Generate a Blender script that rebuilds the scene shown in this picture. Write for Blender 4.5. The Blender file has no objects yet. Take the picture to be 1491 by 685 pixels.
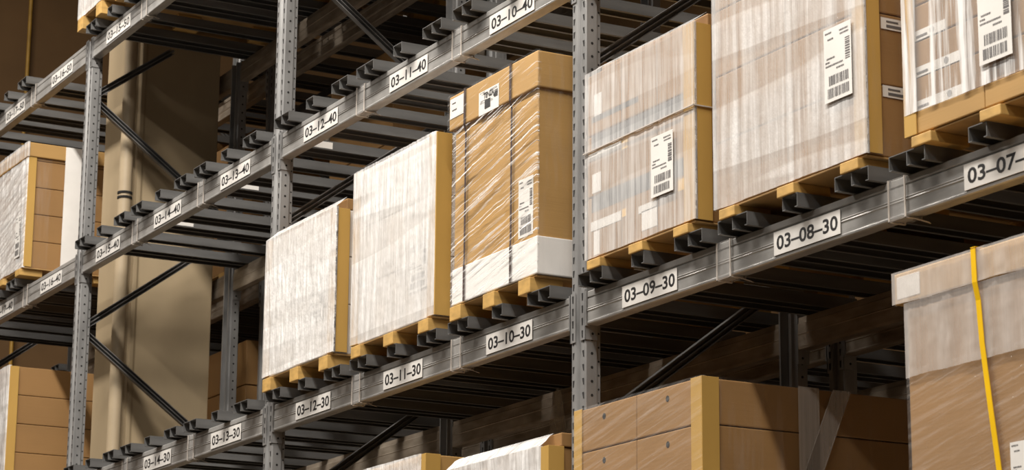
import bpy, bmesh, math, random
from mathutils import Vector, Matrix, noise

S = bpy.context.scene
COL = S.collection
rnd = random.Random(7)
PI = math.pi

# ------------------------------------------------------------------ camera, world, lamps, exposure
Z30 = 3.35                      # height of the underside of the beam of the "30" shelf above the floor
Z20, Z40, Z50 = Z30 - 1.2756, Z30 + 1.2756, Z30 + 2.5377
D = 0.955                       # depth of the rack
YB = 1.12                       # front of the rack behind

S.view_settings.view_transform = 'Standard'
S.view_settings.look = 'None'
S.view_settings.gamma = 1.0
S.view_settings.use_curve_mapping = False
S.view_settings.exposure = -0.78

cam_d = bpy.data.cameras.new('camera'); cam = bpy.data.objects.new('camera', cam_d); COL.objects.link(cam)
cam_d.sensor_width = 36.0
cam_d.lens = 3594.6 / 1491 * 36.0
cam_d.clip_start = 0.05
yaw, pitch, roll = 0.497043827, 0.237407483, 0.00841056
fwd = Vector((-math.cos(yaw) * math.cos(pitch), math.sin(yaw) * math.cos(pitch), math.sin(pitch)))
r0 = fwd.cross(Vector((0, 0, 1))).normalized(); u0 = r0.cross(fwd)
rr = math.cos(roll) * r0 + math.sin(roll) * u0; uu = -math.sin(roll) * r0 + math.cos(roll) * u0
cam.matrix_world = Matrix(((rr.x, uu.x, -fwd.x, 7.45205635), (rr.y, uu.y, -fwd.y, -4.3147099),
                           (rr.z, uu.z, -fwd.z, Z30 - 1.74670698), (0, 0, 0, 1)))
cam_d.dof.use_dof = True; cam_d.dof.focus_distance = 9.4; cam_d.dof.aperture_fstop = 9.0
S.camera = cam

world = bpy.data.worlds.new('world'); S.world = world; world.use_nodes = True
bg = world.node_tree.nodes['Background']
bg.inputs[0].default_value = (1.0, 0.84, 0.68, 1); bg.inputs[1].default_value = 0.009

def area_lamp(name, loc, power, sx, sy, color=(1.0, 0.945, 0.87), target=None):
    l = bpy.data.lights.new(name, 'AREA'); l.shape = 'RECTANGLE'; l.size = sx; l.size_y = sy
    l.energy = power; l.color = color
    o = bpy.data.objects.new(name, l); COL.objects.link(o); o.location = loc
    if target is not None:
        d = Vector(target) - Vector(loc); o.rotation_euler = d.to_track_quat('-Z', 'Y').to_euler()
    return o
# high-bay lamps hanging in a row over the aisle in front of the rack
for lx, pw in ((9.8, 300), (4.4, 1000), (-1.0, 1550), (-6.4, 700)):
    area_lamp('aisle_lamp', (lx, -2.9, Z30 + 6.6), pw, 4.6, 0.32, target=(lx, -1.2, 0))

# added fill lamps farther out in front, to brighten beam fronts and film
for lx, pw in ((6.0, 500), (-2.5, 600)):
    area_lamp('front_fill_lamp', (lx, -7.2, Z30 + 6.6), pw, 4.6, 0.32, target=(lx, -5.0, 0))

# ------------------------------------------------------------------ helpers
WLOC = {}
def wl(o): return WLOC.get(o.name, Vector((0, 0, 0))) if o else Vector((0, 0, 0))

def srgb(r, g, b):
    f = lambda c: (c / 255 / 12.92) if c / 255 <= 0.04045 else ((c / 255 + 0.055) / 1.055) ** 2.4
    return (f(r), f(g), f(b), 1)

class MB:
    def __init__(s): s.v = []; s.f = []; s.m = []; s.sm = []
    def poly(s, pts, m=0):
        n = len(s.v); s.v += [tuple(p) for p in pts]; s.f.append(tuple(range(n, n + len(pts)))); s.m.append(m)
    def box(s, x0, x1, y0, y1, z0, z1, m=0):
        n = len(s.v)
        s.v += [(x0, y0, z0), (x1, y0, z0), (x1, y1, z0), (x0, y1, z0), (x0, y0, z1), (x1, y0, z1), (x1, y1, z1), (x0, y1, z1)]
        for q in ((0, 3, 2, 1), (4, 5, 6, 7), (0, 1, 5, 4), (1, 2, 6, 5), (2, 3, 7, 6), (3, 0, 4, 7)):
            s.f.append(tuple(n + i for i in q)); s.m.append(m)
        return s
    def prism(s, prof, fn, a, b, m=0):
        """closed profile [(p,q)...] swept from a to b; fn(p,q,t) -> xyz"""
        n = len(s.v); k = len(prof)
        s.v += [fn(p, q, a) for p, q in prof] + [fn(p, q, b) for p, q in prof]
        for i in range(k):
            j = (i + 1) % k
            s.f.append((n + i, n + j, n + k + j, n + k + i)); s.m.append(m)
        s.f.append(tuple(n + i for i in reversed(range(k)))); s.m.append(m)
        s.f.append(tuple(n + k + i for i in range(k))); s.m.append(m)
        return s
    def beam(s, a, b, w, h, up=(0, 0, 1), m=0):
        a = Vector(a); b = Vector(b); d = (b - a).normalized(); u = Vector(up); u = (u - d * u.dot(d)).normalized(); r = d.cross(u)
        n = len(s.v)
        for p in (a, b):
            for i, j in ((-1, -1), (1, -1), (1, 1), (-1, 1)): s.v.append(tuple(p + r * (i * w / 2) + u * (j * h / 2)))
        for q in ((0, 3, 2, 1), (4, 5, 6, 7), (0, 1, 5, 4), (1, 2, 6, 5), (2, 3, 7, 6), (3, 0, 4, 7)):
            s.f.append(tuple(n + i for i in q)); s.m.append(m)
        return s
    def tube(s, a, b, r, n=20, m=0):
        a = Vector(a); b = Vector(b); d = (b - a).normalized()
        u = d.orthogonal().normalized(); w = d.cross(u); k = len(s.v)
        for p in (a, b):
            for i in range(n):
                t = 2 * PI * i / n; s.v.append(tuple(p + (u * math.cos(t) + w * math.sin(t)) * r))
        for i in range(n):
            j = (i + 1) % n; s.f.append((k + i, k + j, k + n + j, k + n + i)); s.m.append(m)
        s.f.append(tuple(k + i for i in reversed(range(n)))); s.m.append(m)
        s.f.append(tuple(k + n + i for i in range(n))); s.m.append(m)
        return s
    def build(s, name, mats, parent=None, loc=None, bevel=0, smooth=False, fix=True):
        if not isinstance(mats, (list, tuple)): mats = [mats]
        pw = wl(parent)
        L = Vector(loc) if loc is not None else (Vector(pw) if parent else Vector((0, 0, 0)))
        me = bpy.data.meshes.new(name)
        me.from_pydata([tuple(Vector(p) - L) for p in s.v], [], s.f)
        for q in mats: me.materials.append(q)
        me.polygons.foreach_set('material_index', s.m)
        if bevel or fix:
            bm = bmesh.new(); bm.from_mesh(me)
            if fix: bmesh.ops.recalc_face_normals(bm, faces=bm.faces)
            if bevel:
                es = [e for e in bm.edges if len(e.link_faces) == 2 and e.calc_face_angle(0) > 0.6]
                bmesh.ops.bevel(bm, geom=es, offset=bevel, segments=2, profile=0.6, affect='EDGES', clamp_overlap=True)
            bm.to_mesh(me); bm.free()
        if smooth: me.polygons.foreach_set('use_smooth', [True] * len(me.polygons))
        o = bpy.data.objects.new(name, me); COL.objects.link(o)
        o.location = L - pw
        if parent: o.parent = parent
        WLOC[o.name] = L
        return o

def tag(o, label, cat, group=None):
    o['label'] = label; o['category'] = cat
    if group: o['group'] = group
    return o
def thing(name, loc, label, cat, group=None):
    o = bpy.data.objects.new(name, None); COL.objects.link(o); o.location = loc; o.empty_display_size = 0.05
    WLOC[o.name] = Vector(loc)
    return tag(o, label, cat, group)
def struct(o): o['kind'] = 'structure'; return o
def copy_tree(root, loc, label, group=None):
    def cp(o, par):
        c = o.copy(); COL.objects.link(c); c.parent = par
        for ch in o.children: cp(ch, c)
        return c
    c = cp(root, None); c.location = loc; c['label'] = label
    if group: c['group'] = group
    return c

# ------------------------------------------------------------------ materials
def mat(name, col, rough=0.6, metal=0.0, var=0.12, scale=(8, 8, 8), bump=0.0, bscale=(60, 60, 60), col2=None, spec=0.5):
    m = bpy.data.materials.new(name); m.use_nodes = True; nt = m.node_tree; N = nt.nodes; Lk = nt.links
    b = N['Principled BSDF']; b.inputs['Roughness'].default_value = rough; b.inputs['Metallic'].default_value = metal
    b.inputs['Specular IOR Level'].default_value = spec
    tc = N.new('ShaderNodeTexCoord'); mp = N.new('ShaderNodeMapping'); mp.inputs['Scale'].default_value = scale
    Lk.new(tc.outputs['Object'], mp.inputs['Vector'])
    nz = N.new('ShaderNodeTexNoise'); nz.inputs['Scale'].default_value = 1.0; nz.inputs['Detail'].default_value = 5
    Lk.new(mp.outputs[0], nz.inputs['Vector'])
    rp = N.new('ShaderNodeValToRGB'); c2 = col2 or tuple(c * (1 - var * 2.2) for c in col[:3]) + (1,)
    rp.color_ramp.elements[0].position = 0.3; rp.color_ramp.elements[0].color = c2
    rp.color_ramp.elements[1].position = 0.68; rp.color_ramp.elements[1].color = tuple(min(1, c * (1 + var * 0.6)) for c in col[:3]) + (1,)
    Lk.new(nz.outputs['Fac'], rp.inputs['Fac']); Lk.new(rp.outputs['Color'], b.inputs['Base Color'])
    if bump:
        mp2 = N.new('ShaderNodeMapping'); mp2.inputs['Scale'].default_value = bscale; Lk.new(tc.outputs['Object'], mp2.inputs['Vector'])
        n2 = N.new('ShaderNodeTexNoise'); n2.inputs['Scale'].default_value = 1; n2.inputs['Detail'].default_value = 4
        Lk.new(mp2.outputs[0], n2.inputs['Vector'])
        bp = N.new('ShaderNodeBump'); bp.inputs['Strength'].default_value = bump; bp.inputs['Distance'].default_value = 0.01
        Lk.new(n2.outputs['Fac'], bp.inputs['Height']); Lk.new(bp.outputs[0], b.inputs['Normal'])
    return m

def film(name, op_lo, op_hi, scale, rot=0.0, lo=0.35, hi=0.65, seed=0.0, bump=0.5, rough=0.24, col=(0.86, 0.83, 0.80), fine=(170, 1, 9), patch=0.0, layers=0.0, glint=0.22):
    """stretch film: milky plastic layers over clear ones, folds along one direction"""
    m = bpy.data.materials.new(name); m.use_nodes = True; nt = m.node_tree; N = nt.nodes; Lk = nt.links
    b = N['Principled BSDF']; out = N['Material Output']
    b.inputs['Base Color'].default_value = (*col, 1); b.inputs['Roughness'].default_value = rough
    tc = N.new('ShaderNodeTexCoord')
    def ns(sc, off, det=4):
        mp = N.new('ShaderNodeMapping'); mp.vector_type = 'POINT'
        r = N.new('ShaderNodeVectorRotate'); r.rotation_type = 'Y_AXIS'; r.inputs['Angle'].default_value = rot
        Lk.new(tc.outputs['Object'], r.inputs['Vector'])
        mp.inputs['Scale'].default_value = sc; mp.inputs['Location'].default_value = (seed * 3.7 + off, seed, off)
        Lk.new(r.outputs[0], mp.inputs['Vector'])
        n = N.new('ShaderNodeTexNoise'); n.inputs['Scale'].default_value = 1; n.inputs['Detail'].default_value = det; n.inputs['Roughness'].default_value = 0.6
        Lk.new(mp.outputs[0], n.inputs['Vector']); return n.outputs['Fac']
    a = ns(scale, 0.0)
    mr = N.new('ShaderNodeMapRange'); mr.inputs['From Min'].default_value = lo; mr.inputs['From Max'].default_value = hi
    mr.inputs['To Min'].default_value = op_lo; mr.inputs['To Max'].default_value = op_hi
    Lk.new(a, mr.inputs['Value'])
    fac = mr.outputs[0]
    if patch:
        p = ns((3.0, 3.0, 3.5), 11.0, 2)
        m2 = N.new('ShaderNodeMapRange'); m2.inputs['From Min'].default_value = 0.35; m2.inputs['From Max'].default_value = 0.65
        m2.inputs['To Min'].default_value = 1 - patch; m2.inputs['To Max'].default_value = 1
        Lk.new(p, m2.inputs['Value'])
        mu = N.new('ShaderNodeMath'); mu.operation = 'MULTIPLY'; Lk.new(fac, mu.inputs[0]); Lk.new(m2.outputs[0], mu.inputs[1]); fac = mu.outputs[0]
    if layers:      # overlapping turns of film: broad bands with sharp, slightly slanted edges
        L_ = ns((0.5, 0.5, 6.5), 23.0, 1)
        m3 = N.new('ShaderNodeMapRange'); m3.inputs['From Min'].default_value = 0.485; m3.inputs['From Max'].default_value = 0.505
        m3.inputs['To Min'].default_value = 1 - layers; m3.inputs['To Max'].default_value = 1
        Lk.new(L_, m3.inputs['Value'])
        mu = N.new('ShaderNodeMath'); mu.operation = 'MULTIPLY'; Lk.new(fac, mu.inputs[0]); Lk.new(m3.outputs[0], mu.inputs[1]); fac = mu.outputs[0]
    f = ns(fine, 5.0, 3); g = ns((scale[0] * .35, scale[1], scale[2] * 1.6), 31.0, 3)
    ad = N.new('ShaderNodeMath'); ad.operation = 'ADD'; Lk.new(a, ad.inputs[0])
    ml = N.new('ShaderNodeMath'); ml.operation = 'MULTIPLY'; ml.inputs[1].default_value = 0.30; Lk.new(f, ml.inputs[0]); Lk.new(ml.outputs[0], ad.inputs[1])
    a2 = N.new('ShaderNodeMath'); a2.operation = 'MULTIPLY_ADD'; a2.inputs[1].default_value = 0.9; Lk.new(g, a2.inputs[0]); Lk.new(ad.outputs[0], a2.inputs[2])
    bp = N.new('ShaderNodeBump'); bp.inputs['Strength'].default_value = bump; bp.inputs['Distance'].default_value = 0.0055
    Lk.new(a2.outputs[0], bp.inputs['Height']); Lk.new(bp.outputs[0], b.inputs['Normal'])
    if glint:
        b.inputs['Coat Weight'].default_value = glint; b.inputs['Coat Roughness'].default_value = 0.09; b.inputs['Coat IOR'].default_value = 1.6
        b2 = N.new('ShaderNodeBump'); b2.inputs['Strength'].default_value = 1.0; b2.inputs['Distance'].default_value = 0.03
        Lk.new(a2.outputs[0], b2.inputs['Height']); Lk.new(b2.outputs[0], b.inputs['Coat Normal'])
    tr = N.new('ShaderNodeBsdfTransparent'); mx = N.new('ShaderNodeMixShader')
    Lk.new(fac, mx.inputs[0]); Lk.new(tr.outputs[0], mx.inputs[1]); Lk.new(b.outputs[0], mx.inputs[2]); Lk.new(mx.outputs[0], out.inputs['Surface'])
    return m

M = {}
DIAG = 0.22
M['post'] = mat('galvanised_post', (0.30, 0.295, 0.29, 1), 0.42, 0.35, 0.12, (25, 25, 5))
M['beam'] = mat('galvanised_beam', (0.38, 0.368, 0.352, 1), 0.36, 0.2, 0.12, (9, 30, 14), bump=0.05, bscale=(6, 120, 120))
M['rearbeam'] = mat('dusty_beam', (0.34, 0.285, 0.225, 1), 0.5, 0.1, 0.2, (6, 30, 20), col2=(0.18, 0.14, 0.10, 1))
M['bar'] = mat('bar_grey', (0.138, 0.136, 0.133, 1), 0.5, 0.2, 0.15, (14, 3, 20))
M['hole'] = mat('hole_dark', (0.012, 0.01, 0.009, 1), 0.9)
M['brace'] = mat('brace_grey', (0.20, 0.195, 0.19, 1), 0.45, 0.35)
M['paper'] = mat('label_paper', (0.74, 0.71, 0.67, 1), 0.55, 0, 0.03)
M['ink'] = mat('label_ink', (0.02, 0.018, 0.018, 1), 0.6)
M['greyink'] = mat('grey_print', (0.13, 0.12, 0.12, 1), 0.6)
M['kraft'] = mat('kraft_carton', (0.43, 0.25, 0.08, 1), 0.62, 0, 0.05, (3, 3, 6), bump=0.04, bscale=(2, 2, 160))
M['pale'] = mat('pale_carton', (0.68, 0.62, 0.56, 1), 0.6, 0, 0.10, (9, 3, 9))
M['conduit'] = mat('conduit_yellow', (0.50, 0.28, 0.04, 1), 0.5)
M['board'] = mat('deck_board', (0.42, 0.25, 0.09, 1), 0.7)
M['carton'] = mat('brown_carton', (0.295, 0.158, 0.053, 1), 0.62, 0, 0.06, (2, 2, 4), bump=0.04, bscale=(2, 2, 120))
M['ochre'] = mat('edge_board', (0.50, 0.30, 0.075, 1), 0.5, 0, 0.06, (6, 6, 2))
M['wood'] = mat('pallet_block', (0.54, 0.325, 0.095, 1), 0.65, 0, 0.12, (20, 5, 40))
M['white'] = mat('white_board', (0.80, 0.775, 0.74, 1), 0.5, 0, 0.03)
M['greyprint'] = mat('grey_box_print', (0.10, 0.10, 0.105, 1), 0.5, 0, 0.10, (60, 2, 2))
M['yellow'] = mat('yellow_strap', (0.83, 0.50, 0.005, 1), 0.4, 0, 0.05)
M['sticker_yellow'] = mat('yellow_sticker', (0.75, 0.45, 0.06, 1), 0.5, 0, 0.05)
M['strap'] = mat('dark_strap', (0.07, 0.045, 0.04, 1), 0.45)
M['column'] = mat('beige_paint', (0.40, 0.305, 0.185, 1), 0.7, 0, 0.05, (4, 4, 2))
M['pipe'] = mat('beige_pipe', (0.46, 0.36, 0.235, 1), 0.5, 0, 0.03)
M['wall'] = mat('brown_wall', (0.16, 0.085, 0.03, 1), 0.8, 0, 0.08, (2, 2, 2))
M['floor'] = mat('concrete', (0.17, 0.135, 0.10, 1), 0.55, 0, 0.08, (1, 1, 1))
M['tape'] = film('clear_tape', 0.35, 0.5, (90, 90, 2), glint=0, seed=2, bump=0.1, col=(0.62, 0.57, 0.52))
M['band'] = film('clear_band', 0.03, 0.09, (60, 60, 4), glint=0, seed=3, bump=0.1, rough=0.2)
M['bandedge'] = mat('band_edge', (0.55, 0.50, 0.45, 1), 0.3, 0, 0.04)
FC = (0.91, 0.895, 0.88)
M['f_thin'] = film('film_thin', 0.01, 0.10, (25, 25, 3), seed=4, lo=0.5, hi=0.8, bump=0.3, rough=0.18)
M['f12'] = film('film_dense_fine', 0.70, 1.0, (55, 8, 10), seed=12, bump=0.8, rough=.2, fine=(150, 1, 110), patch=0.22, layers=.18, col=FC)
M['f11'] = film('film_dense_ribbed', 0.60, 0.98, (42, 8, 3.5), seed=11, bump=0.9, rough=.2, patch=0.25, layers=.25, col=FC, fine=(130, 1, 40))
M['f10'] = film('film_diagonal', 0.03, 0.92, (2.2, 4, 95), rot=DIAG, lo=0.53, hi=0.63, seed=5, bump=0.9, rough=.2, fine=(6, 1, 200), patch=0.5, col=FC)
M['f10lid'] = film('film_lid', 0.03, 0.55, (4, 4, 90), rot=DIAG * .8, lo=0.58, hi=0.75, seed=15, bump=0.5, fine=(9, 1, 150), col=FC)
M['f9'] = film('film_layered', 0.30, 0.62, (50, 8, 2.0), seed=9, bump=0.6, patch=0.2, layers=.15, col=FC)
M['f8'] = film('film_broad_ribs', 0.36, 0.80, (26, 8, 1.4), seed=8, bump=0.9, rough=.2, patch=0.2, layers=.28, col=FC, fine=(110, 1, 60))
M['f7'] = film('film_ribbed_gaps', 0.18, 0.93, (34, 8, 1.6), seed=7, lo=0.43, hi=0.62, bump=0.9, rough=.2, col=FC)
M['f20'] = film('film_clear', 0.05, 0.24, (3, 4, 60), rot=0.22, lo=0.48, hi=0.80, seed=20, bump=0.4, fine=(6, 1, 160))
M['f20w'] = film('film_milky', 0.34, 0.50, (18, 8, 2.5), seed=21, bump=0.5, col=(0.74, 0.69, 0.65))
M['fleft'] = film('film_left', 0.40, 0.85, (5, 4, 45), rot=0.25, seed=17, bump=0.7, col=FC)

# ------------------------------------------------------------------ the room
b = MB(); b.box(-14, 12, -8, 9, -0.15, 0); struct(b.build('floor', M['floor']))
b = MB(); b.box(-13.2, -13.0, -8, 9, 0, 11); struct(b.build('wall_end', M['wall']))
b = MB(); b.box(-13.0, 12, 8.0, 8.2, 0, 11); struct(b.build('wall_rear', M['wall']))
b = MB(); b.tube((-12.94, 1.86, 0.2), (-12.94, 1.86, 10.5), 0.016)
for zz in (2, 4, 6, 8, 10): b.box(-12.998, -12.92, 1.83, 1.89, zz, zz + 0.04)
tag(b.build('conduit', M['conduit'], loc=(-12.94, 1.86, 0.2), bevel=0), 'thin yellow conduit running up the brown end wall', 'conduit')

# building column standing inside the bay, with its drain pipe
b = MB(); CX = -5.77
prof = [(CX - 0.022, 0.285), (CX - 0.022, 0.372), (CX, 0.380), (CX, 0.402), (CX - 0.010, 0.415), (CX - 0.010, 0.872), (CX - 0.33, 0.872), (CX - 0.33, 0.285)]
b.prism(prof, lambda p, q, t: (p, q, t), 0, 10.5)
col_o = struct(b.build('column', M['column'], bevel=0.006))
pp = thing('drain_pipe', (CX + 0.046, 0.292, 0), 'beige drain pipe running up the front of the beige column', 'pipe')
b = MB(); b.tube((CX + 0.046, 0.292, 0), (CX + 0.046, 0.292, 10.4), 0.038, 28); b.build('pipe', M['pipe'], pp, smooth=False)
b = MB(); zc = Z30 + 1.782
for dz in (0.0, 0.028): b.tube((CX + 0.046, 0.292, zc + dz), (CX + 0.046, 0.292, zc + dz + 0.012), 0.043, 28)
b.build('coupling', M['hole'], pp)

# ------------------------------------------------------------------ racking
POSTPROF = [(-.05, 0.004), (-.046, 0), (-.021, 0), (-.016, .005), (-.012, .014), (.012, .014), (.016, .005), (.021, 0), (.046, 0), (.05, .004),
            (.05, .046), (.044, .048), (.040, .052), (.040, .066), (.030, .066), (.030, .030), (-.030, .030), (-.030, .066), (-.040, .066), (-.040, .052), (-.044, .048), (-.05, .046)]
def post_mesh(x, yface, sgn, ztop, holes):
    b = MB()
    b.prism(POSTPROF, lambda p, q, t: (x + p, yface + sgn * q, t), 0.012, ztop)
    b.box(x - .065, x + .065, min(yface - sgn * .02, yface + sgn * .09), max(yface - sgn * .02, yface + sgn * .09), 0, 0.012)
    if holes:
        z = Z30 - 1.6
        while z < ztop - 0.05:
            for fx, t in ((-.0335, 1), (.0335, -1)):
                y = yface - sgn * 0.0006
                b.poly([(x + fx - .0065, y, z + .012), (x + fx + .0065, y, z + .012), (x + fx + .0045 - t * .003, y, z - .012), (x + fx - .0025 - t * .003, y, z - .012)], 1)
            c = (x + .0506, yface + sgn * 0.026)
            b.poly([(c[0], c[1] + .0055 * math.cos(k * PI / 5), z + .0055 * math.sin(k * PI / 5)) for k in range(10)], 1)
            if sgn > 0:
                c = (x + .0406, yface + 0.059)
                b.poly([(c[0], c[1] + .004 * math.cos(k * PI / 4), z + .025 + .004 * math.sin(k * PI / 4)) for k in range(8)], 1)
            z += 0.05
    return b
def frame(x, y0, ztop, label, group, holes=True, step=0.675, znode=Z30 + 0.967):
    t = thing('upright_frame', (x, y0 + D / 2, 0), label, 'upright frame', group)
    post_mesh(x, y0, 1, ztop, holes).build('post', [M['post'], M['hole']], t, fix=False)
    post_mesh(x, y0 + D, -1, ztop, holes).build('post', [M['post'], M['hole']], t, fix=False)
    z = znode - 2.7; up = True; front = True; k = 0
    zs = []
    z = znode - 4 * step
    while z < ztop - .15:
        if z > 0.05:
            a = (x, y0 + (.055 if front else D - .055), z + .025); c = (x, y0 + (D - .055 if front else .055), z + step - .025)
            if c[2] > ztop + .01:
                k_ = (ztop + .01 - a[2]) / (c[2] - a[2]); c = (x, a[1] + (c[1] - a[1]) * k_, ztop + .01)
            b = MB()
            b.beam(a, c, 0.030, 0.004, up=(0, -1, 1) if front else (0, 1, 1))
            n = Vector((0, -(c[2] - a[2]), (c[1] - a[1]))).normalized() * 0.018
            for s in (-1, 1):
                b.beam(tuple(Vector(a) + n * s + Vector((0, 0, 0))), tuple(Vector(c) + n * s), 0.030, 0.004, up=n)
            b.beam(tuple(Vector(a) + Vector((-.014, 0, 0))), tuple(Vector(c) + Vector((-.014, 0, 0))), 0.003, 0.038, up=n)
            for e in (a, c): b.tube((x - .02, e[1], e[2]), (x + .024, e[1], e[2]), 0.008, 8)
            b.build('brace', M['brace'], t)
        z += step; front = not front
    return t
TOP = Z30 + 4.0
frame(0, 0, TOP, 'upright rack frame between shelf labels 03-10-30 and 03-09-30', 'upright frames of the front rack')
frame(-2.8, 0, TOP, 'upright rack frame between shelf labels 03-13-30 and 03-12-30', 'upright frames of the front rack')
frame(-8.4, 0, Z50 + .1203, 'farthest upright rack frame, behind the wrapped box at far left', 'upright frames of the front rack')
frame(-5.6, 0, Z50 + .1203, 'upright rack frame standing directly in front of the beige column', 'upright frames of the front rack')

BPROF = [(.046, 0),  (.006, 0), (.001, .003), (0, .008), (.0015, .012), (.0015, .046), (-.001, .049), (.0008, .053), (-.001, .057), (.0015, .060), (.0015, .092), (.006, .0945), (.006, .0965), (.001, .099),
         (.001, .117), (.004, .1203), (.043, .1203), (.045, .099), (.048, .096), (.048, .060), (.050, .057), (.048, .053), (.048, .010)]
FONT_CACHE = {}
def text_mesh(txt, w, h):
    if txt not in FONT_CACHE:
        cu = bpy.data.curves.new('t', 'FONT'); cu.body = txt; cu.size = 1.0; cu.resolution_u = 3
        cu.offset = 0.022
        o = bpy.data.objects.new('t', cu); COL.objects.link(o)
        bpy.context.view_layer.update()
        me = bpy.data.meshes.new_from_object(o.evaluated_get(bpy.context.evaluated_depsgraph_get()))
        vs = [tuple(v.co) for v in me.vertices]; fs = [tuple(p.vertices) for p in me.polygons]
        bpy.data.objects.remove(o); bpy.data.curves.remove(cu); bpy.data.meshes.remove(me)
        FONT_CACHE[txt] = (vs, fs)
    vs, fs = FONT_CACHE[txt]
    xs = [v[0] for v in vs]; ys = [v[1] for v in vs]
    x0, x1, y0, y1 = min(xs), max(xs), min(ys), max(ys)
    return [((v[0] - x0) / (x1 - x0) * w, (v[1] - y0) / (y1 - y0) * h) for v in vs], fs
def add_text(b, txt, x, y, z, w, h, m=0):
    vs, fs = text_mesh(txt, w, h); n = len(b.v)
    b.v += [(x + p, y, z + q) for p, q in vs]
    for f in fs: b.f.append(tuple(n + i for i in f)); b.m.append(m)

def rack_beam(xa, xb, y, zb, sgn, label, group, material, labels=(), conn=True, lev=''):
    """sgn=+1: front beam facing the aisle (-y)"""
    t = thing('shelf_beam', ((xa + xb) / 2, y, zb), label, 'shelf beam', group)
    b = MB(); b.prism(BPROF, lambda p, q, u: (u, y + sgn * p, zb + q), xa + .058, xb - .058)
    b.build('rail', material, t)
    for xe, d in ((xa, 1), (xb, -1)):
        b = MB()
        f = lambda x0, x1, y0, y1, z0, z1: b.box(min(xe + d * x0, xe + d * x1), max(xe + d * x0, xe + d * x1), min(y + sgn * y0, y + sgn * y1), max(y + sgn * y0, y + sgn * y1), zb + z0, zb + z1)
        f(.0175, .055, -.0035, -.0008, -.052, .128)
        f(.0505, .0545, -.0035, .046, -.052, .128)
        f(.0545, .0615, -.0045, .012, -.004, .124)
        n = len(b.v)
        for k in range(4):
            zz = zb - .03 + k * .045
            xx = xe + d * .0335
            b.poly([(xx - .006, y - sgn * .0042, zz + .013), (xx + .006, y - sgn * .0042, zz + .013), (xx + .004, y - sgn * .0042, zz - .013), (xx - .004, y - sgn * .0042, zz - .013)], 1)
        b.poly([(xe + d * .0550, y + sgn * (.026 + .005 * math.cos(k * PI / 5)), zb - .03 + .005 * math.sin(k * PI / 5)) for k in range(10)], 1)
        b.build('connector', [M['post'], M['hole']], t, fix=False)
    for p, x0, x1, z0, z1 in labels:
        q = MB(); q.box(x0, x1, y - .0030, y - .0012, zb + z0, zb + z1)
        lb = q.build('location_label', M['paper'], t)
        lb['label'] = 'white location label 03-%02d-%s' % (p, lev)
        q = MB(); W = x1 - x0; Hh = z1 - z0
        add_text(q, '03\u201303'[:2] + '\u2013%02d\u2013%s' % (p, lev), x0 + W * .045, y - .0034, zb + z0 + Hh * .19, W * .92, Hh * .62)
        q.build('numbers', M['ink'], lb, fix=False)
    return t
def labs(ps):
    """location labels of positions: pos -> x range"""
    LX = {7: (2.165, 2.525), 8: (1.226, 1.577), 9: (.305, .658), 10: (-.695, -.335), 11: (-1.595, -1.238), 12: (-2.488, -2.12), 13: (-3.49, -3.118), 14: (-4.406, -4.02),
          15: (-5.31, -4.925), 16: (-6.28, -5.90), 17: (-7.18, -6.80)}
    return [(p, *LX[p], .014, .089) for p in ps]
GF = 'front beams of the front rack'; GR = 'rear beams of the front rack'
BAYS = {'B': (0, 2.8, (9, 8, 7)), 'A': (-2.8, 0, (12, 11, 10)), 'L': (-5.6, -2.8, (15, 14, 13)), 'F': (-8.4, -5.6, (17, 16))}
for lev, zb in (('30', Z30), ('40', Z40), ('50', Z50), ('20', Z20)):
    for k, (xa, xb, ps) in BAYS.items():
        if lev == '50' and k == 'B': continue
        ll = labs(ps) if lev in ('30', '40') else (labs(ps) if lev == '50' and k in 'LF' else ())
        if lev in ('30', '40'): nm = 'grey shelf beam carrying location labels ' + ' and '.join('03-%02d-%s' % (p, lev) for p in ps[:2])
        elif lev == '50': nm = {'L': 'uppermost grey beam with label 03-15-50, top left of the photo', 'F': 'bright uppermost beam left of the column, below a brown wall', 'A': 'uppermost shelf beam above label 03-11-40'}[k]
        else: nm = {'B': 'lowest shelf beam under the box with the yellow strap', 'A': 'lowest shelf beam under the wrapped boxes left of the middle upright', 'L': 'lowest shelf beam below label 03-14-30', 'F': 'lowest shelf beam at far left below the brown carton'}[k]
        rack_beam(xa, xb, 0, zb, 1, nm, GF, M['beam'], ll, lev=lev)
        where = {'B': 'right of the middle upright', 'A': 'between the middle upright and the next one', 'L': 'right of the beige column', 'F': 'behind the beige column'}[k]
        what = {'50': 'uppermost', '40': 'upper', '30': 'middle', '20': 'lowest'}[lev]
        rack_beam(xa, xb, D, zb, -1, '%s dusty rear beam of the rack, %s' % (what, where), GR, M['rearbeam'])

# deck bars: open channels lying across front and rear beams
def bar_mesh(kind, y0, y1, h=.0443):
    b = MB(); t = .0028
    w = .168 if kind == 2 else .08
    b.box(0, w, y0, y1, h - t, h)
    walls = (0, .083, w - t) if kind == 2 else (0, w - t)
    for i, x in enumerate(walls):
        b.box(x, x + t, y0, y1, 0, h - t)
        b.box(x + t if i < len(walls) - 1 else x - .012, x + .014 if i < len(walls) - 1 else x, y0, y1, 0, t)
    return b
BAR = {}
def deck_bar(kind, x, y, z, label, group, tpl=''):
    k = (kind, tpl)
    if k not in BAR:
        o = bar_mesh(kind, -.065, D + .065).build('deck_bar', M['bar'], loc=(0, 0, 0)); BAR[k] = o
    else:
        o = BAR[k].copy(); COL.objects.link(o)
    o.location = (x, y, z + .1203); tag(o, label, 'deck bar', group)
    return o
POSX = {7: 1.904, 8: 1.003, 9: .107, 10: -.896, 11: -1.797, 12: -2.69, 13: -3.70, 14: -4.598, 15: -5.495, 17: -7.395, 18: -8.29, 16: -6.5, 19: -9.30, 20: -10.2, 21: -11.09}
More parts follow.
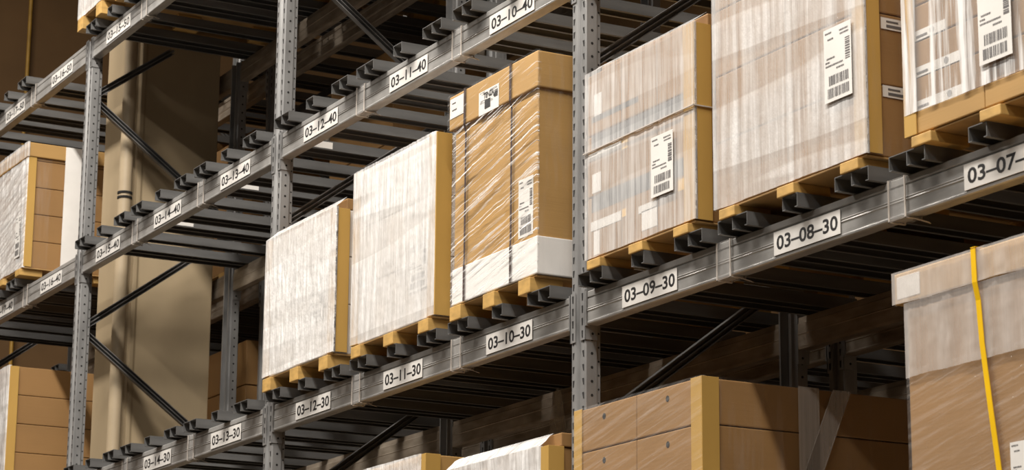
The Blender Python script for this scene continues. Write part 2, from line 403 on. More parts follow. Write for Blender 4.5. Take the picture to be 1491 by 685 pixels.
OFF = ((0, 2, 'left twin-channel'), (.362, 1, 'middle single-channel'), (.635, 2, 'right twin-channel'))
for lev, zb, ps in ((('30', Z30, (7, 8, 9, 10, 11, 12, 13, 14, 15, 17)), ('40', Z40, (7, 8, 9, 10, 11, 12, 13, 14, 15, 17)), ('50', Z50, (12, 13, 14, 15, 17, 18))) + (('30', Z30, (18,)), ('40', Z40, (18,)))):
    for p in ps:
        for dx, kd, nm in OFF:
            state = 'dark grey'
            o = deck_bar(kd, POSX[p] + dx, 0, zb, ('grey %s deck bar of shelf place 03-%02d-%s' % (nm, p, lev)) if p != 18 else 'grey %s deck bar at the far left edge, %s shelf' % (nm, {'30': 'middle', '40': 'upper', '50': 'uppermost'}[lev]), 'deck bars of the front rack')

            if lev == '40' and p in (13, 14, 15) and dx > .6:
                q = MB(); q.box(.1682, .1690, .225, .325, .006, .038)
                st = q.build('sticker', M['paper'], loc=(0, 0, 0)); st.parent = o; st.location = (0, 0, 0); st['label'] = 'small white sticker'
# clear plastic bands looped round the beams
def band(xc, zb, label, w=.078):
    t = thing('plastic_band', (xc, .02, zb), label, 'plastic band', 'plastic bands around the beams')
    x0, x1 = xc - w / 2, xc + w / 2
    def ring(xa, xb, e, b):
        y0, y1, z0, z1 = -.006 - e, .052 + e, -.005 - e, .1205 + e
        th = .0012 + e
        b.box(xa, xb, y0, y0 + th, zb + z0, zb + z1); b.box(xa, xb, y1 - th, y1, zb + z0, zb + z1)
        b.box(xa, xb, y0, y1, zb + z0, zb + z0 + th); b.box(xa, xb, y0, y1, zb + z1 - .001, zb + z1)
    b = MB(); ring(x0, x1, 0, b); b.build('sleeve', M['band'], t)
    b = MB(); ring(x0 - .003, x0 + .003, .0015, b); b.build('edge', M['bandedge'], t); b = MB(); ring(x1 - .003, x1 + .003, .0015, b)
    b.beam((x1, .03, zb - .005), (x1 + .035, .055, zb - .022), .02, .002); b.build('edge', M['bandedge'], t)
for xc, n in ((.945, '03-09-30 and 03-08-30'), (1.86, '03-08-30 and 03-07-30'), (-.94, '03-11-30 and 03-10-30'), (-1.856, '03-12-30 and 03-11-30'), (-3.745, '03-14-30 and 03-13-30'), (-4.678, '03-15-30 and 03-14-30')):
    band(xc, Z30, 'clear plastic band looped round beam between labels ' + n)
for xc, n in ((-.97, '03-11-40 and 03-10-40'), (-1.878, '03-12-40 and 03-11-40'), (-3.745, '03-14-40 and 03-13-40'), (-4.685, '03-15-40 and 03-14-40'), (-6.56, '03-17-40 and 03-16-40')):
    band(xc, Z40, 'clear plastic band looped round beam between labels ' + n)
band(-4.70, Z50, 'clear plastic band on the uppermost beam beside label 03-15-50'); band(-6.62, Z50, 'clear plastic band on the uppermost beam at far left')

# ------------------------------------------------------------------ the rack behind
GB = 'upright frames of the rear rack'
for x in (2.8, 0, -2.8, -5.6, -8.4):
    frame(x, YB, TOP, 'dark upright frame of the rack behind, seen through the open bays', GB, holes=False)
frame(-11.2, YB, Z40 + .2, 'dark upright frame of the rack behind, seen through the open bays', GB, holes=False)
for xa in (0, -2.8, -5.6, -8.4, -11.2):
    for zb in (Z20, Z30, Z40, Z50) if xa > -11 else (Z30, Z40):
        for y, s in ((YB, 1), (YB + D, -1)):
            rack_beam(xa, xa + 2.8, y, zb, s, 'dark shelf beam of the rack behind, seen through the open bays', 'beams of the rear rack', M['rearbeam'])
for zb, ps in ((Z30, range(9, 22)), (Z40, range(9, 22)), (Z50, range(9, 19))):
    for p in ps:
        for dx, kd, nm in OFF:
            deck_bar(kd, POSX[p] + dx, YB, zb, 'dark deck bar of the rack behind, seen through the open bays', 'deck bars of the rear rack')

# ------------------------------------------------------------------ pallets and loads
def pallet(x0, x1, z0, z1, label, y0=-.072, depth=1.06, group='pallets under the loads'):
    t = thing('pallet', ((x0 + x1) / 2, y0 + depth / 2, z0), label, 'pallet', group)
    W = x1 - x0; dk = .007
    for bx in (x0 + .03, (x0 + x1) / 2 - .045, x1 - .115):
        for by in (y0, y0 + depth / 2 - .07, y0 + depth - .14):
            b = MB(); b.box(bx, bx + .09, by, by + .14, z0, z1 - dk); b.build('block', M['wood'], t, bevel=.003)
    b = MB(); b.box(x0 + .004, x1 - .004, y0 + .018, y0 + depth, z1 - dk, z1); b.build('deck_board', M['board'], t, bevel=.002)
    return t

def film_grid(x0, x1, z0, z1, y, wrap=.05, amp=.003, seed=0, side=0.0, slope=None, rot=0.0, fold=.0030, freq=26):
    """film skin over the front, turned round both corners and along the sides"""
    pts = []
    nx = max(8, int((x1 - x0) / .006)); nz = max(6, int((z1 - z0) / .010))
    c_, s_ = math.cos(rot), math.sin(rot)
    path = [(x0, y + s, 1) for s in ([side] if side else []) + [wrap, wrap * .5, .012]] + [(x0 + (x1 - x0) * i / nx, y, 0) for i in range(nx + 1)] + [(x1, y + s, 1) for s in (.012, wrap * .5, wrap)]
    if side: path.append((x1, y + side, 1))
    b = MB(); k = len(path)
    for j in range(nz + 1):
        z = z0 + (z1 - z0) * j / nz
        for i, (px, py, sd) in enumerate(path):
            d = noise.noise(Vector((px * 14 + seed, z * 5, seed))) * amp + noise.noise(Vector((px * 45 + seed, z * 12, seed * 2))) * amp * .5
            u_, w_ = px * c_ - z * s_, px * s_ + z * c_
            q1 = 1 - abs(noise.noise(Vector((u_ * freq + seed * 5, w_ * freq * .055, seed)))) * 2.2
            q2 = 1 - abs(noise.noise(Vector((u_ * freq * .3 + seed, w_ * freq * .9, seed + 4)))) * 3
            d += fold * max(0, q1) ** 2 * (1.2 + 1.0 * noise.noise(Vector((px * 4, z * 5, seed + 9)))) + fold * .35 * max(0, q2) ** 2
            e = noise.noise(Vector((px * 7, seed, 3.1))) * amp * 1.6 if j == 0 else 0
            d *= max(.15, min(1, (x1 - px) / .02, (px - x0) / .02))
            if sd: b.v.append((px + (min(abs(d), .003) + .001) * (1 if px > (x0 + x1) / 2 else -1), py, z + e))
            else: b.v.append((px, py - abs(d), z + e))
    for j in range(nz):
        for i in range(k - 1):
            b.f.append((j * k + i, j * k + i + 1, (j + 1) * k + i + 1, (j + 1) * k + i))
            far = side and (i == 0 or i == k - 2)
            b.m.append(1 if far else 0)
    if slope:   # film drawn from the top edge to the recessed cap: (inset, ztop)
        ins, zt = slope; n = len(b.v); r = nz * k; m = nx // 2
        base = [(x0 + (x1 - x0) * i / m) for i in range(m + 1)]
        for rr_ in range(4):
            f = rr_ / 3
            for i, px in enumerate(base):
                d = noise.noise(Vector((px * 22 + seed, f * 2, seed))) * amp * 2
                cx = (x0 + x1) / 2; px2 = px + (cx - px) * .01 * f
                b.v.append((px2, y + ins * f ** .8 - .001, z1 + (zt - z1) * f + (d if 0 < rr_ < 3 else 0) - (.0 if rr_ else .002)))
        for rr_ in range(3):
            for i in range(m):
                q = n + rr_ * (m + 1) + i
                b.f.append((q, q + 1, q + m + 2, q + m + 1)); b.m.append(0)
    return b
def edge_board(t, x, y, z0, z1, d, leg=.06):
    """L shaped cardboard corner; d=-1: right-hand corner, +1: left-hand corner"""
    th = .004
    b = MB()
    b.box(min(x, x + d * leg), max(x, x + d * leg), y - th, y, z0, z1)
    b.box(min(x, x - d * th), max(x, x - d * th), y - th, y + leg, z0, z1)
    o = b.build('edge_board', M['ochre'], t, bevel=.001); o['label'] = 'pale cardboard corner board'
    return o
def sticker(t, x0, x1, z0, z1, y, m='paper', shear=0.0, name='sticker'):
    b = MB(); n = 0
    b.poly([(x0, y, z0), (x1, y, z0 + shear), (x1, y, z1 + shear), (x0, y, z1)]); b.poly([(x0, y + .0008, z0), (x0, y + .0008, z1), (x1, y + .0008, z1 + shear), (x1, y + .0008, z0 + shear)])
    return b.build(name, M[m], t, fix=False)
def ship_label(t, x0, x1, z0, z1, y, seed=1, dark='greyink', title=None, bars=2):
    lb = sticker(t, x0, x1, z0, z1, y, name='shipping_label')
    r = random.Random(seed); W = x1 - x0; H = z1 - z0; q = MB(); yy = y - .0006
    R = lambda a, b_, c, d: q.poly([(x0 + a * W, yy, z0 + c * H), (x0 + b_ * W, yy, z0 + c * H), (x0 + b_ * W, yy, z0 + d * H), (x0 + a * W, yy, z0 + d * H)])
    # barcodes at the foot
    for k in range(bars):
        x = .12 + .05 * k
        while x < .86:
            w = r.choice((.015, .02, .035)); R(x, x + w, .05 + .17 * k, .05 + .17 * k + .13); x += w + r.choice((.012, .02, .03))
        q.build('barcode', M[dark], lb, fix=False); q = MB()
    # upright barcode at the right
    z = .50
    while z < .80:
        w = r.choice((.012, .02, .03)); R(.78, .95, z, z + w); z += w + r.choice((.01, .016))
    q.build('barcode', M[dark], lb, fix=False); q = MB()
    # lines of small print
    for zz, a, b_ in ((.42, .45, .72), (.48, .06, .7), (.53, .06, .22), (.58, .1, .4), (.86, .6, .92), (.91, .58, .9), (.84, .15, .36), (.93, .06, .3)):
        x = a
        while x < b_:
            w = r.uniform(.02, .05); R(x, min(b_, x + w), zz, zz + .022); x += w + .012
    q.build('print', M[dark], lb, fix=False)
    return lb
def cartons(t, x0, x1, y0, y1, z0, zs, nx, m='carton', gap=.0025, holes=False):
    """rows of cartons: zs = list of row tops"""
    lo = z0
    for zt in zs:
        for i in range(nx):
            a = x0 + (x1 - x0) * i / nx; c = x0 + (x1 - x0) * (i + 1) / nx
            b = MB(); b.box(a + gap / 2, c - gap / 2, y0, y1, lo + .0005, zt - gap)
            o = b.build('carton', M[m], t, bevel=.004)
            if holes:
                q = MB(); xx = a + (c - a) * (.47 + .02 * i); q.tube((xx, y0 - .0008, zt - .044), (xx, y0 + .001, zt - .044), .0105, 16); q.build('hand_hole', M['hole'], o)
        lo = zt
YF = -.054
DEP = 1.03
def load(name, x0, x1, z0, label, cat='wrapped cartons', y0=YF, group='wrapped loads on the pallets'):
    return thing(name, ((x0 + x1) / 2, y0 + DEP / 2, z0), label, cat, group)
SX, SZ = -.026, .004     # from the pallet face back to the film
PB = Z30 + .1203 + .0443    # top of the deck bars on the "30" shelf

# --- place 12
pallet(-2.745, -1.985, PB, Z30 + .231, 'pallet on blocks above label 03-12-30, under the leftmost white wrapped load')
t = load('wrapped_load', -2.745, -1.985, Z30 + .231, 'dense white film-wrapped load above label 03-12-30, lowest of the row')
cartons(t, -2.740, -1.99, YF, YF + DEP, Z30 + .231, [Z30 + .45, Z30 + .66, Z30 + .868], 2, 'pale')
edge_board(t, -1.985, YF - .001, Z30 + .236, Z30 + .868, -1, .062); edge_board(t, -2.742, YF - .001, Z30 + .236, Z30 + .868, 1, .062)
b = MB(); b.box(-2.745, -1.992, YF + .05, YF + DEP - .05, Z30 + .868, Z30 + .918); b.build('lid', M['carton'], t, bevel=.004)
ship_label(t, -2.266 + .012, -2.11 + .012, Z30 + .40, Z30 + .54, YF - .0045, 3)
film_grid(-2.745, -1.977, Z30 + .234, Z30 + .874, YF - .009, wrap=.006, seed=1.2, slope=(.055, Z30 + .921)).build('stretch_film', [M['f12'], M['f_thin']], t, smooth=True, fix=False)

# --- place 11
pallet(-1.803, -1.03, PB, Z30 + .222, 'pallet on blocks above label 03-11-30, under the taller white wrapped load')
t = load('wrapped_load', -1.80, -1.03, Z30 + .222, 'tall flat-topped white film-wrapped load above label 03-11-30')
cartons(t, -1.797, -1.035, YF, YF + DEP, Z30 + .222, [Z30 + .47, Z30 + .72, Z30 + .972], 2, 'pale')
edge_board(t, -1.03, YF - .001, Z30 + .225, Z30 + .972, -1, .065); edge_board(t, -1.80, YF - .001, Z30 + .225, Z30 + .972, 1, .06)
ship_label(t, -1.265, -1.10, Z30 + .352, Z30 + .545, YF - .0045, 5)
film_grid(-1.803, -1.033, Z30 + .224, Z30 + .974, YF - .009, wrap=.012, seed=2.2).build('stretch_film', [M['f11'], M['f_thin']], t, smooth=True, fix=False)

# --- place 10: lidded kraft box
pallet(-.90, -.205, PB, Z30 + .228, 'pallet on blocks above label 03-10-30, under the lidded brown box')
t = load('lidded_box', -.868, -.20, Z30 + .230, 'brown lidded cardboard box with white bottom tray and two dark straps, above label 03-10-30', 'box')
b = MB(); b.box(-.872, -.204, YF, YF + DEP, Z30 + .232, Z30 + 1.06); b.build('carton', M['kraft'], t, bevel=.004)
b = MB(); b.box(-.907, -.190, YF - .012, YF + DEP + .012, Z30 + .938, Z30 + 1.078); b.build('lid', M['kraft'], t, bevel=.005)
b = MB(); b.box(-.877, -.198, YF - .006, YF + DEP + .006, Z30 + .230, Z30 + .372); b.build('bottom_tray', M['white'], t, bevel=.004)
for sx in (-.768, -.395):
    b = MB()
    b.box(sx - .006, sx + .006, YF - .0185, YF - .0165, Z30 + .937, Z30 + 1.081); b.box(sx - .006, sx + .006, YF - .0185, YF + DEP + .018, Z30 + 1.080, Z30 + 1.082)
    pts = [(YF - .0170, .937), (YF - .0085, .905), (YF - .0085, .40), (YF - .0105, .37), (YF - .0105, .2295)]
    for (ya, za), (yb, zb_) in zip(pts, pts[1:]):
        b.prism([(sx - .006, 0), (sx + .006, 0), (sx + .006, .002), (sx - .006, .002)], lambda p, q, u, ya=ya, za=za, yb=yb, zb_=zb_: (p, ya + (yb - ya) * u + q - .002, Z30 + za + (zb_ - za) * u), 0, 1)
    o = b.build('strap', M['strap'], t)
ship_label(t, -.655, -.492, Z30 + .936, Z30 + 1.030, YF - .0135, 9, bars=0)
q = MB(); add_text(q, 'TENZA', -.615, YF - .0150, Z30 + .998, .085, .022); q.build('print', M['ink'], t, fix=False); q = MB(); add_text(q, '4657', -.535, YF - .0150, Z30 + .985, .035, .018)
q.build('print', M['ink'], t, fix=False); q = MB(); q.box(-.605, -.560, YF - .0148, YF - .0142, Z30 + .955, Z30 + .990); q.build('mark', M['ink'], t)
o = sticker(t, -.899, -.768, Z30 + .985, Z30 + 1.066, YF - .0135, name='white_label')
for xb_, zb_ in ((-.85, 1.043), (-.84, 1.015)):
    q = MB(); q.box(-.88, xb_, YF - .0145, YF - .0140, Z30 + zb_, Z30 + zb_ + .004); q.build('print', M['greyink'], o)
ship_label(t, -.352, -.240, Z30 + .388, Z30 + .612, YF - .0010, 10)
b = film_grid(-.877, -.196, Z30 + .229, Z30 + .934, YF - .0125, wrap=.006, amp=.004, seed=3.3, side=.7, rot=1.35, fold=.003, freq=30); b.build('stretch_film', [M['f10'], M['f_thin']], t, smooth=True, fix=False)
b = film_grid(-.909, -.187, Z30 + .934, Z30 + 1.080, YF - .0195, wrap=.02, amp=.002, seed=4.3, side=.7, rot=1.4, fold=.001); b.build('stretch_film', [M['f10lid'], M['f_thin']], t, smooth=True, fix=False)

# --- place 9
pallet(.15, .86, PB, Z30 + .204, 'pallet on blocks above label 03-09-30, right of the middle upright')
t = load('wrapped_load', .15, .86, Z30 + .204, 'film-wrapped load with grey printed cartons above label 03-09-30')
x0, x1 = .150, .858
cartons(t, x0 + .004, x1 - .004, YF, YF + DEP, Z30 + .205, [Z30 + .43, Z30 + .655, Z30 + .882], 3, gap=.004)
for a, c, z0_, z1_ in ((.185, .795, .372, .432), (.185, .795, .600, .652), (.185, .50, .700, .72)):
    sticker(t, a, c, Z30 + z0_, Z30 + z1_, YF - .0006, 'greyprint', name='printed_band')
for a, c, z0_, z1_ in ((.52, .62, .236, .304), (.165, .385, .562, .588), (.18, .385, .305, .338), (.50, .62, .30, .326), (.19, .25, .44, .51), (.20, .255, .72, .80), (.20, .24, .215, .30)):
    sticker(t, a, c, Z30 + z0_, Z30 + z1_, YF - .0012, 'paper', name='sticker')
for a, c, z0_, z1_ in ((.392, .43, .553, .585), (.752, .79, .322, .362), (.392, .42, .312, .34)):
    sticker(t, a, c, Z30 + z0_, Z30 + z1_, YF - .0012, 'sticker_yellow', name='sticker')
edge_board(t, x1, YF - .001, Z30 + .207, Z30 + .884, -1, .065)
b = MB(); b.box(x0 + .01, x1 - .002, YF + .055, YF + DEP - .05, Z30 + .882, Z30 + .925); b.build('lid', M['carton'], t, bevel=.004)
film_grid(.147, .863, Z30 + .206, Z30 + .888, YF - .008, wrap=.006, amp=.0025, fold=.001, seed=5.1, slope=(.06, Z30 + .928)).build('stretch_film', [M['f9'], M['f_thin']], t, smooth=True, fix=False)
ship_label(t, .603, .742, Z30 + .33, Z30 + .540, YF - .0140, 14)
b = MB(); b.beam((.147, YF - .0128, Z30 + .592), (.866, YF - .0128, Z30 + .593), .005, .004); b.beam((.866, YF - .015, Z30 + .593), (.866, YF + DEP, Z30 + .60), .005, .004); b.build('cord', M['bandedge'], t)

# --- place 8
pallet(.99, 1.79, PB, Z30 + .205, 'pallet on blocks above label 03-08-30')
t = load('wrapped_load', .975, 1.79, Z30 + .205, 'large film-wrapped load with a tall white shipping label above label 03-08-30')
x0, x1 = .978, 1.790
cartons(t, x0 + .004, x1 - .004, YF, YF + DEP, Z30 + .206, [Z30 + .43, Z30 + .655, Z30 + .88, Z30 + 1.04], 2, gap=.003)
edge_board(t, x1, YF - .001, Z30 + .21, Z30 + 1.04, -1, .055)
for z in (.392, .605, .83):
    b = MB(); b.poly([(x1 - .0030, .01, Z30 + z), (x1 - .0030, .28, Z30 + z), (x1 - .0030, .28, Z30 + z + .036), (x1 - .0030, .01, Z30 + z + .036)])
    o = b.build('sticker', M['paper'], t, fix=False)
    b = MB(); b.box(x1 - .0029, x1 - .0024, .03, .075, Z30 + z + .022, Z30 + z + .028); b.build('print', M['greyink'], o); b = MB(); b.box(x1 - .0029, x1 - .0024, .03, .10, Z30 + z + .006, Z30 + z + .015); b.build('print', M['greyink'], o)
film_grid(x0 - .003, x1 + .005, Z30 + .206, Z30 + 1.04, YF - .008, wrap=.008, amp=.0025, fold=.0012, seed=6.4, side=.5).build('stretch_film', [M['f8'], M['f_thin']], t, smooth=True, fix=False)
ship_label(t, 1.603, 1.742, Z30 + .402, Z30 + .634, YF - .0142, 21)

# --- place 7
pallet(1.99, 2.75, PB, Z30 + .203, 'pallet on blocks beside label 03-07-30 at the right edge')
t = load('wrapped_load', 1.975, 2.76, Z30 + .203, 'film-wrapped load on a brown cardboard tray above label 03-07-30')
x0, x1 = 1.985, 2.76
cartons(t, x0 + .004, x1 - .004, YF, YF + DEP, Z30 + .270, [Z30 + .375, Z30 + .482, Z30 + .59, Z30 + .81, Z30 + 1.03], 1, gap=.003)
b = MB(); b.box(x0 + .002, 2.335, YF - .006, YF + DEP, Z30 + .204, Z30 + .270); b.box(2.3375, x1, YF - .006, YF + DEP, Z30 + .204, Z30 + .270); o = b.build('bottom_tray', M['kraft'], t, bevel=.003)
edge_board(t, x0, YF - .007, Z30 + .203, Z30 + 1.03, 1, .052)
for a, c, z0_, z1_ in ((2.028, 2.17, .482, .512), (2.026, 2.23, .373, .403), (2.026, 2.24, .272, .302)):
    o = sticker(t, a, c, Z30 + z0_, Z30 + z1_, YF - .0015, 'paper')
    b = MB(); b.box(a + .01, a + .06, YF - .0027, YF - .0023, Z30 + z0_ + .008, Z30 + z0_ + .014); b.build('print', M['greyink'], o); b = MB(); b.tube((c - .06, YF - .0027, Z30 + z0_ + .016), (c - .06, YF - .0022, Z30 + z0_ + .016), .010, 12); b.build('mark', M['greyink'], o)
film_grid(x0 - .002, x1 + .002, Z30 + .268, Z30 + 1.03, YF - .012, wrap=.015, amp=.0025, fold=.0014, seed=7.7).build('stretch_film', [M['f7'], M['f_thin']], t, smooth=True, fix=False)
ship_label(t, 2.335, 2.475, Z30 + .322, Z30 + .56, YF - .0190, 33)

# --- the shelf below (20)
PB2 = Z20 + .1203
def low(x0, x1, where):
    pallet(x0, x1, PB2, PB2 + .10, 'pallet on the lowest shelf under the ' + where)
low(.08, .88, 'brown taped cartons right of the middle upright')
t = load('carton_stack', .075, .885, PB2 + .10, 'stack of plain brown cartons with corner boards below label 03-08-30', 'carton stack')
rows = [Z30 - .318 - .1515 * k for k in range(5, -1, -1)]
rows = [z for z in rows if z > PB2 + .14]
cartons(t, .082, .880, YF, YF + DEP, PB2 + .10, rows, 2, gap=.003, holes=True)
edge_board(t, .886, YF - .001, PB2 + .105, Z30 - .318, -1, .062); edge_board(t, .075, YF - .001, PB2 + .105, Z30 - .318, 1, .05)
film_grid(.073, .888, PB2 + .105, Z30 - .316, YF - .008, wrap=.02, amp=.002, seed=8.8, side=.9, rot=1.35, fold=.0008).build('stretch_film', [M['f20'], M['f_thin']], t, smooth=True, fix=False)
for ya, yb, sl in ((.314, .398, 0), (.455, .525, -.11)):
    b = MB(); xx = .8925
    z1_ = Z30 - .319; z0_ = PB2 + .105; s = sl / .26 * (z1_ - z0_)
    b.poly([(xx, ya + s, z0_), (xx, yb + s, z0_), (xx, yb, z1_), (xx, ya, z1_)]); b.poly([(xx - .0008, ya + s, z0_), (xx - .0008, ya, z1_), (xx - .0008, yb, z1_), (xx - .0008, yb + s, z0_)])
    for e in (ya, yb): b.beam((xx, e + s, z0_), (xx, e, z1_), .003, .003)
    b.build('tape', M['tape'], t, fix=False)

low(1.96, 2.72, 'box with the yellow strap')
t = load('lidded_box', 1.95, 2.72, PB2 + .10, 'film-wrapped lidded carton with one yellow strap at the right edge', 'box')
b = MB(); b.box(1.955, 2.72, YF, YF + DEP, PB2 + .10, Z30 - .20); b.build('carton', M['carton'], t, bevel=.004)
b = MB(); b.box(1.912, 2.76, YF - .010, YF + DEP + .01, Z30 - .277, Z30 - .186); b.build('lid', M['kraft'], t, bevel=.005)
o = sticker(t, 1.925, 2.03, Z30 - .262, Z30 - .198, YF - .0112, 'white', name='white_label')
b = film_grid(1.909, 2.762, Z30 - .279, Z30 - .184, YF - .017, wrap=.02, amp=.004, seed=9.9, rot=1.4, fold=.001); b.build('stretch_film', [M['f20w'], M['f_thin']], t, smooth=True, fix=False)
b = film_grid(1.951, 2.724, Z30 - .492, Z30 - .278, YF - .0085, wrap=.02, amp=.004, seed=10.9); b.build('stretch_film', [M['f20w'], M['f_thin']], t, smooth=True, fix=False)
b = film_grid(1.951, 2.724, PB2 + .10, Z30 - .470, YF - .006, wrap=.02, amp=.003, seed=11.9); b.build('stretch_film', [M['f20'], M['f_thin']], t, smooth=True, fix=False)
ys = YF - .0235
b = MB()
sp = [(2.282, -.186, 0), (2.284, -.280, 0), (2.287, -.33, .008), (2.295, -.45, .009), (2.318, -.62, .0095), (2.345, -.80, .0095), (2.36, -1.05, .0095)]
for (xa, za, ea), (xb, zb_, eb) in zip(sp, sp[1:]):
    n = len(b.v)
    for dy in (0, .002):
        b.v += [(xa - .010, ys + dy + ea, Z30 + za), (xa + .010, ys + dy + ea, Z30 + za), (xb + .010, ys + dy + eb, Z30 + zb_), (xb - .010, ys + dy + eb, Z30 + zb_)]
    for f in ((0, 1, 2, 3), (7, 6, 5, 4), (0, 4, 5, 1), (1, 5, 6, 2), (2, 6, 7, 3), (3, 7, 4, 0)): b.f.append(tuple(n + i for i in f)); b.m.append(0)
b.box(2.272, 2.292, ys, YF + DEP + .012, Z30 - .183, Z30 - .181)
o = b.build('strap', M['yellow'], t); o['label'] = 'yellow strap'
ship_label(t, 2.392, 2.50, Z30 - .90, Z30 - .735, YF - .0125, 40)

low(-.90, -.11, 'white film-covered load left of the middle upright')
t = load('wrapped_load', -.90, -.112, PB2 + .10, 'wrapped load with white film bunched over its lid, below label 03-10-30')
cartons(t, -.895, -.118, YF, YF + DEP, PB2 + .10, [Z30 - .83, Z30 - .62, Z30 - .412], 2)
edge_board(t, -.112, YF - .001, PB2 + .105, Z30 - .412, -1, .06)
b = MB(); b.box(-.89, -.112, YF + .05, YF + DEP - .05, Z30 - .412, Z30 - .362); b.build('lid', M['carton'], t, bevel=.004)
film_grid(-.905, -.165, PB2 + .105, Z30 - .408, YF - .009, wrap=.008, amp=.006, seed=12.5, slope=(.06, Z30 - .358)).build('stretch_film', [M['f11'], M['f_thin']], t, smooth=True, fix=False)
low(-1.88, -1.10, 'flat-topped brown load partly hidden at the bottom')
t = load('wrapped_load', -1.88, -1.085, PB2 + .10, 'flat-topped wrapped load with a corner board below label 03-11-30')
cartons(t, -1.875, -1.09, YF, YF + DEP, PB2 + .10, [Z30 - .77, Z30 - .54, Z30 - .316], 2, 'kraft')
edge_board(t, -1.085, YF - .001, PB2 + .105, Z30 - .316, -1, .062)
film_grid(-1.883, -1.12, PB2 + .105, Z30 - .314, YF - .009, wrap=.006, amp=.004, seed=13.5).build('stretch_film', [M['f12'], M['f_thin']], t, smooth=True, fix=False)

# --- left of the column
PB4 = Z40 + .1203 + .0443
pallet(-7.25, -6.46, PB4, Z30 + 1.486, 'pallet under the wrapped lidded box at far left, above label 03-17-40')
t = load('lidded_box', -7.25, -6.455, Z30 + 1.486, 'wrapped lidded carton box at far left behind the column upright', 'box')
cartons(t, -7.245, -6.47, YF, YF + DEP, Z30 + 1.487, [Z30 + 1.487 + .165 * k for k in (1, 2, 3, 4)] + [Z30 + 2.19], 1)
b = MB(); b.box(-7.26, -6.455, YF - .01, YF + DEP + .01, Z30 + 2.165, Z30 + 2.252); b.build('lid', M['kraft'], t, bevel=.005)
edge_board(t, -6.465, YF - .001, Z30 + 1.49, Z30 + 2.163, -1, .045)
b = MB(); b.box(-6.456, -6.452, .165, .345, Z30 + 1.50, Z30 + 2.25); o = b.build('white_panel', M['white'], t)
film_grid(-7.255, -6.464, Z30 + 1.488, Z30 + 2.160, YF - .009, wrap=.012, amp=.005, seed=14.5, side=.15).build('stretch_film', [M['fleft'], M['f_thin']], t, smooth=True, fix=False)
film_grid(-7.263, -6.452, Z30 + 2.165, Z30 + 2.254, YF - .018, wrap=.012, amp=.004, seed=14.9).build('stretch_film', [M['f8'], M['f_thin']], t, smooth=True, fix=False)
ship_label(t, -6.62, -6.52, Z30 + 1.56, Z30 + 1.82, YF - .0155, 44)
pallet(-7.38, -6.60, PB, Z30 + .23, 'pallet under the brown striped cartons at lower far left')
t = load('carton_stack', -7.38, -6.60, Z30 + .23, 'brown carton stack with white corner film at the lower left edge', 'carton stack')
cartons(t, -7.375, -6.605, YF, YF + DEP, Z30 + .231, [Z30 + .231 + .171 * k for k in (1, 2, 3, 4)], 2)
edge_board(t, -6.60, YF - .001, Z30 + .235, Z30 + .912, -1, .05)
film_grid(-7.383, -6.604, Z30 + .235, Z30 + .918, YF - .009, wrap=.012, amp=.004, seed=15.5).build('stretch_film', [M['f12'], M['f_thin']], t, smooth=True, fix=False)
PB5 = Z50 + .1203 + .0443
pallet(-5.66, -4.88, PB5, Z30 + 2.785, 'pallet on the uppermost shelf under the white load above label 03-15-50')
t = load('wrapped_load', -5.66, -4.88, Z30 + 2.785, 'white wrapped load at top left on the uppermost shelf, only its foot visible')
cartons(t, -5.655, -4.885, YF, YF + DEP, Z30 + 2.786, [Z30 + 3.0, Z30 + 3.25, Z30 + 3.5], 2)
film_grid(-5.665, -4.875, Z30 + 2.786, Z30 + 3.5, YF - .009, wrap=.03, amp=.004, seed=16.5).build('stretch_film', [M['f12'], M['f_thin']], t, smooth=True, fix=False)

for p, nm in ((14, 'above label 03-14-40'), (13, 'above label 03-13-40')):
    x0 = POSX[p] + .01
    pallet(x0, x0 + .80, PB5, PB5 + .08, 'pallet on the uppermost shelf high ' + nm)
    t = load('carton_stack', x0, x0 + .80, PB5 + .08, 'carton load on the uppermost shelf high ' + nm, 'carton stack')
    cartons(t, x0 + .003, x0 + .797, YF, YF + DEP, PB5 + .08, [PB5 + .38, PB5 + .68, PB5 + .98], 2)
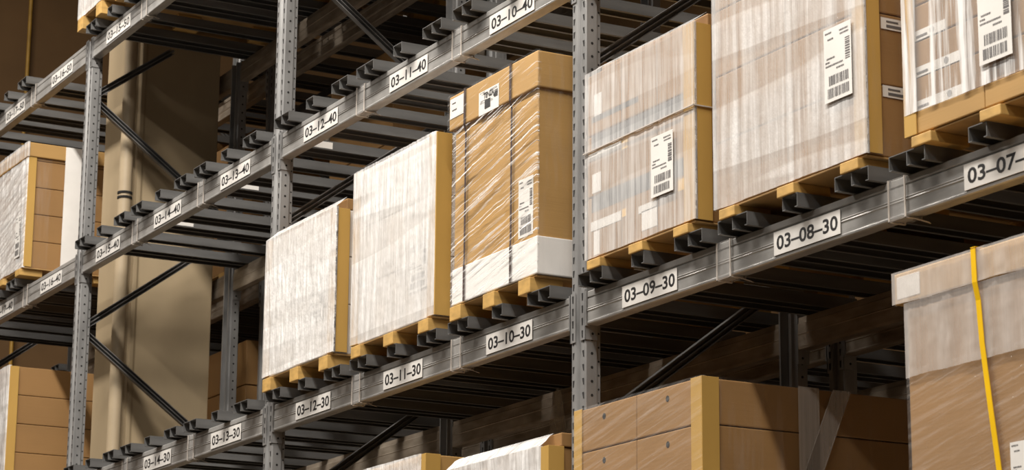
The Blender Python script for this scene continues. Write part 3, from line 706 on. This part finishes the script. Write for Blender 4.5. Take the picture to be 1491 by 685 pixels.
# --- loads on the rack behind
def back_load(p, zb, h, label, white=False):
    x0 = POSX[p] + .01; x1 = x0 + .80; z0 = zb + .1203 + .0443
    pallet(x0, x1, z0, z0 + .07, 'pallet on the rack behind, ' + label.split(',')[-1].strip(), y0=YB - .072, group='pallets on the rear rack')
    t = thing('carton_stack', ((x0 + x1) / 2, YB + .46, z0 + .07), label, 'carton stack', 'loads on the rear rack')
    cartons(t, x0, x1, YB - .054, YB + .976, z0 + .07, [z0 + .07 + h / 3, z0 + .07 + 2 * h / 3, z0 + .07 + h], 2, gap=.006)
    if white:
        film_grid(x0 - .003, x1 + .003, z0 + .07, z0 + .075 + h, YB - .062, wrap=.02, seed=p).build('stretch_film', [M['f11'], M['f_thin']], t, smooth=True, fix=False)
back_load(14, Z40, .78, 'brown cartons on the rack behind, visible left of the brace above label 03-12-40')
back_load(16, Z40, .80, 'brown cartons on the rack behind, visible between column and second upright')
back_load(17, Z40, .95, 'wrapped cartons on the rack behind, white top beside the column edge', True)
back_load(13, Z50, .80, 'cartons on the rack behind, high above label 03-11-40')
back_load(12, Z50, .80, 'cartons on the rack behind, high above label 03-10-40')
back_load(14, Z50, .80, 'cartons on the rack behind, highest and left of label 03-11-40')
back_load(16, Z30, .80, 'dark cartons on the rack behind, just right of the beige column')

# --- torn clear film hanging from the rear beam
b = MB(); n = 9
cx0, cz0 = -1.68, Z30 + .116
for i in range(7):
    z = cz0 - .24 * i / 6; r = .012 + .045 * (i / 6) ** .8
    for k in range(n):
        a = 2 * PI * k / n; rad = r * (1 + .35 * noise.noise(Vector((k * 1.3, i * .6, 2))))
        b.v.append((cx0 + rad * math.cos(a) * 1.3, .87 + rad * math.sin(a) * .5, z))
for i in range(6):
    for k in range(n):
        j = (k + 1) % n; b.f.append((i * n + k, i * n + j, (i + 1) * n + j, (i + 1) * n + k)); b.m.append(0)
tag(b.build('film_scrap', film('film_scrap', .10, .35, (40, 40, 4), seed=30, bump=.6), loc=(cx0, .87, cz0), smooth=True, fix=False), 'torn clear film hanging off the dark rear beam left of the middle upright', 'plastic film')
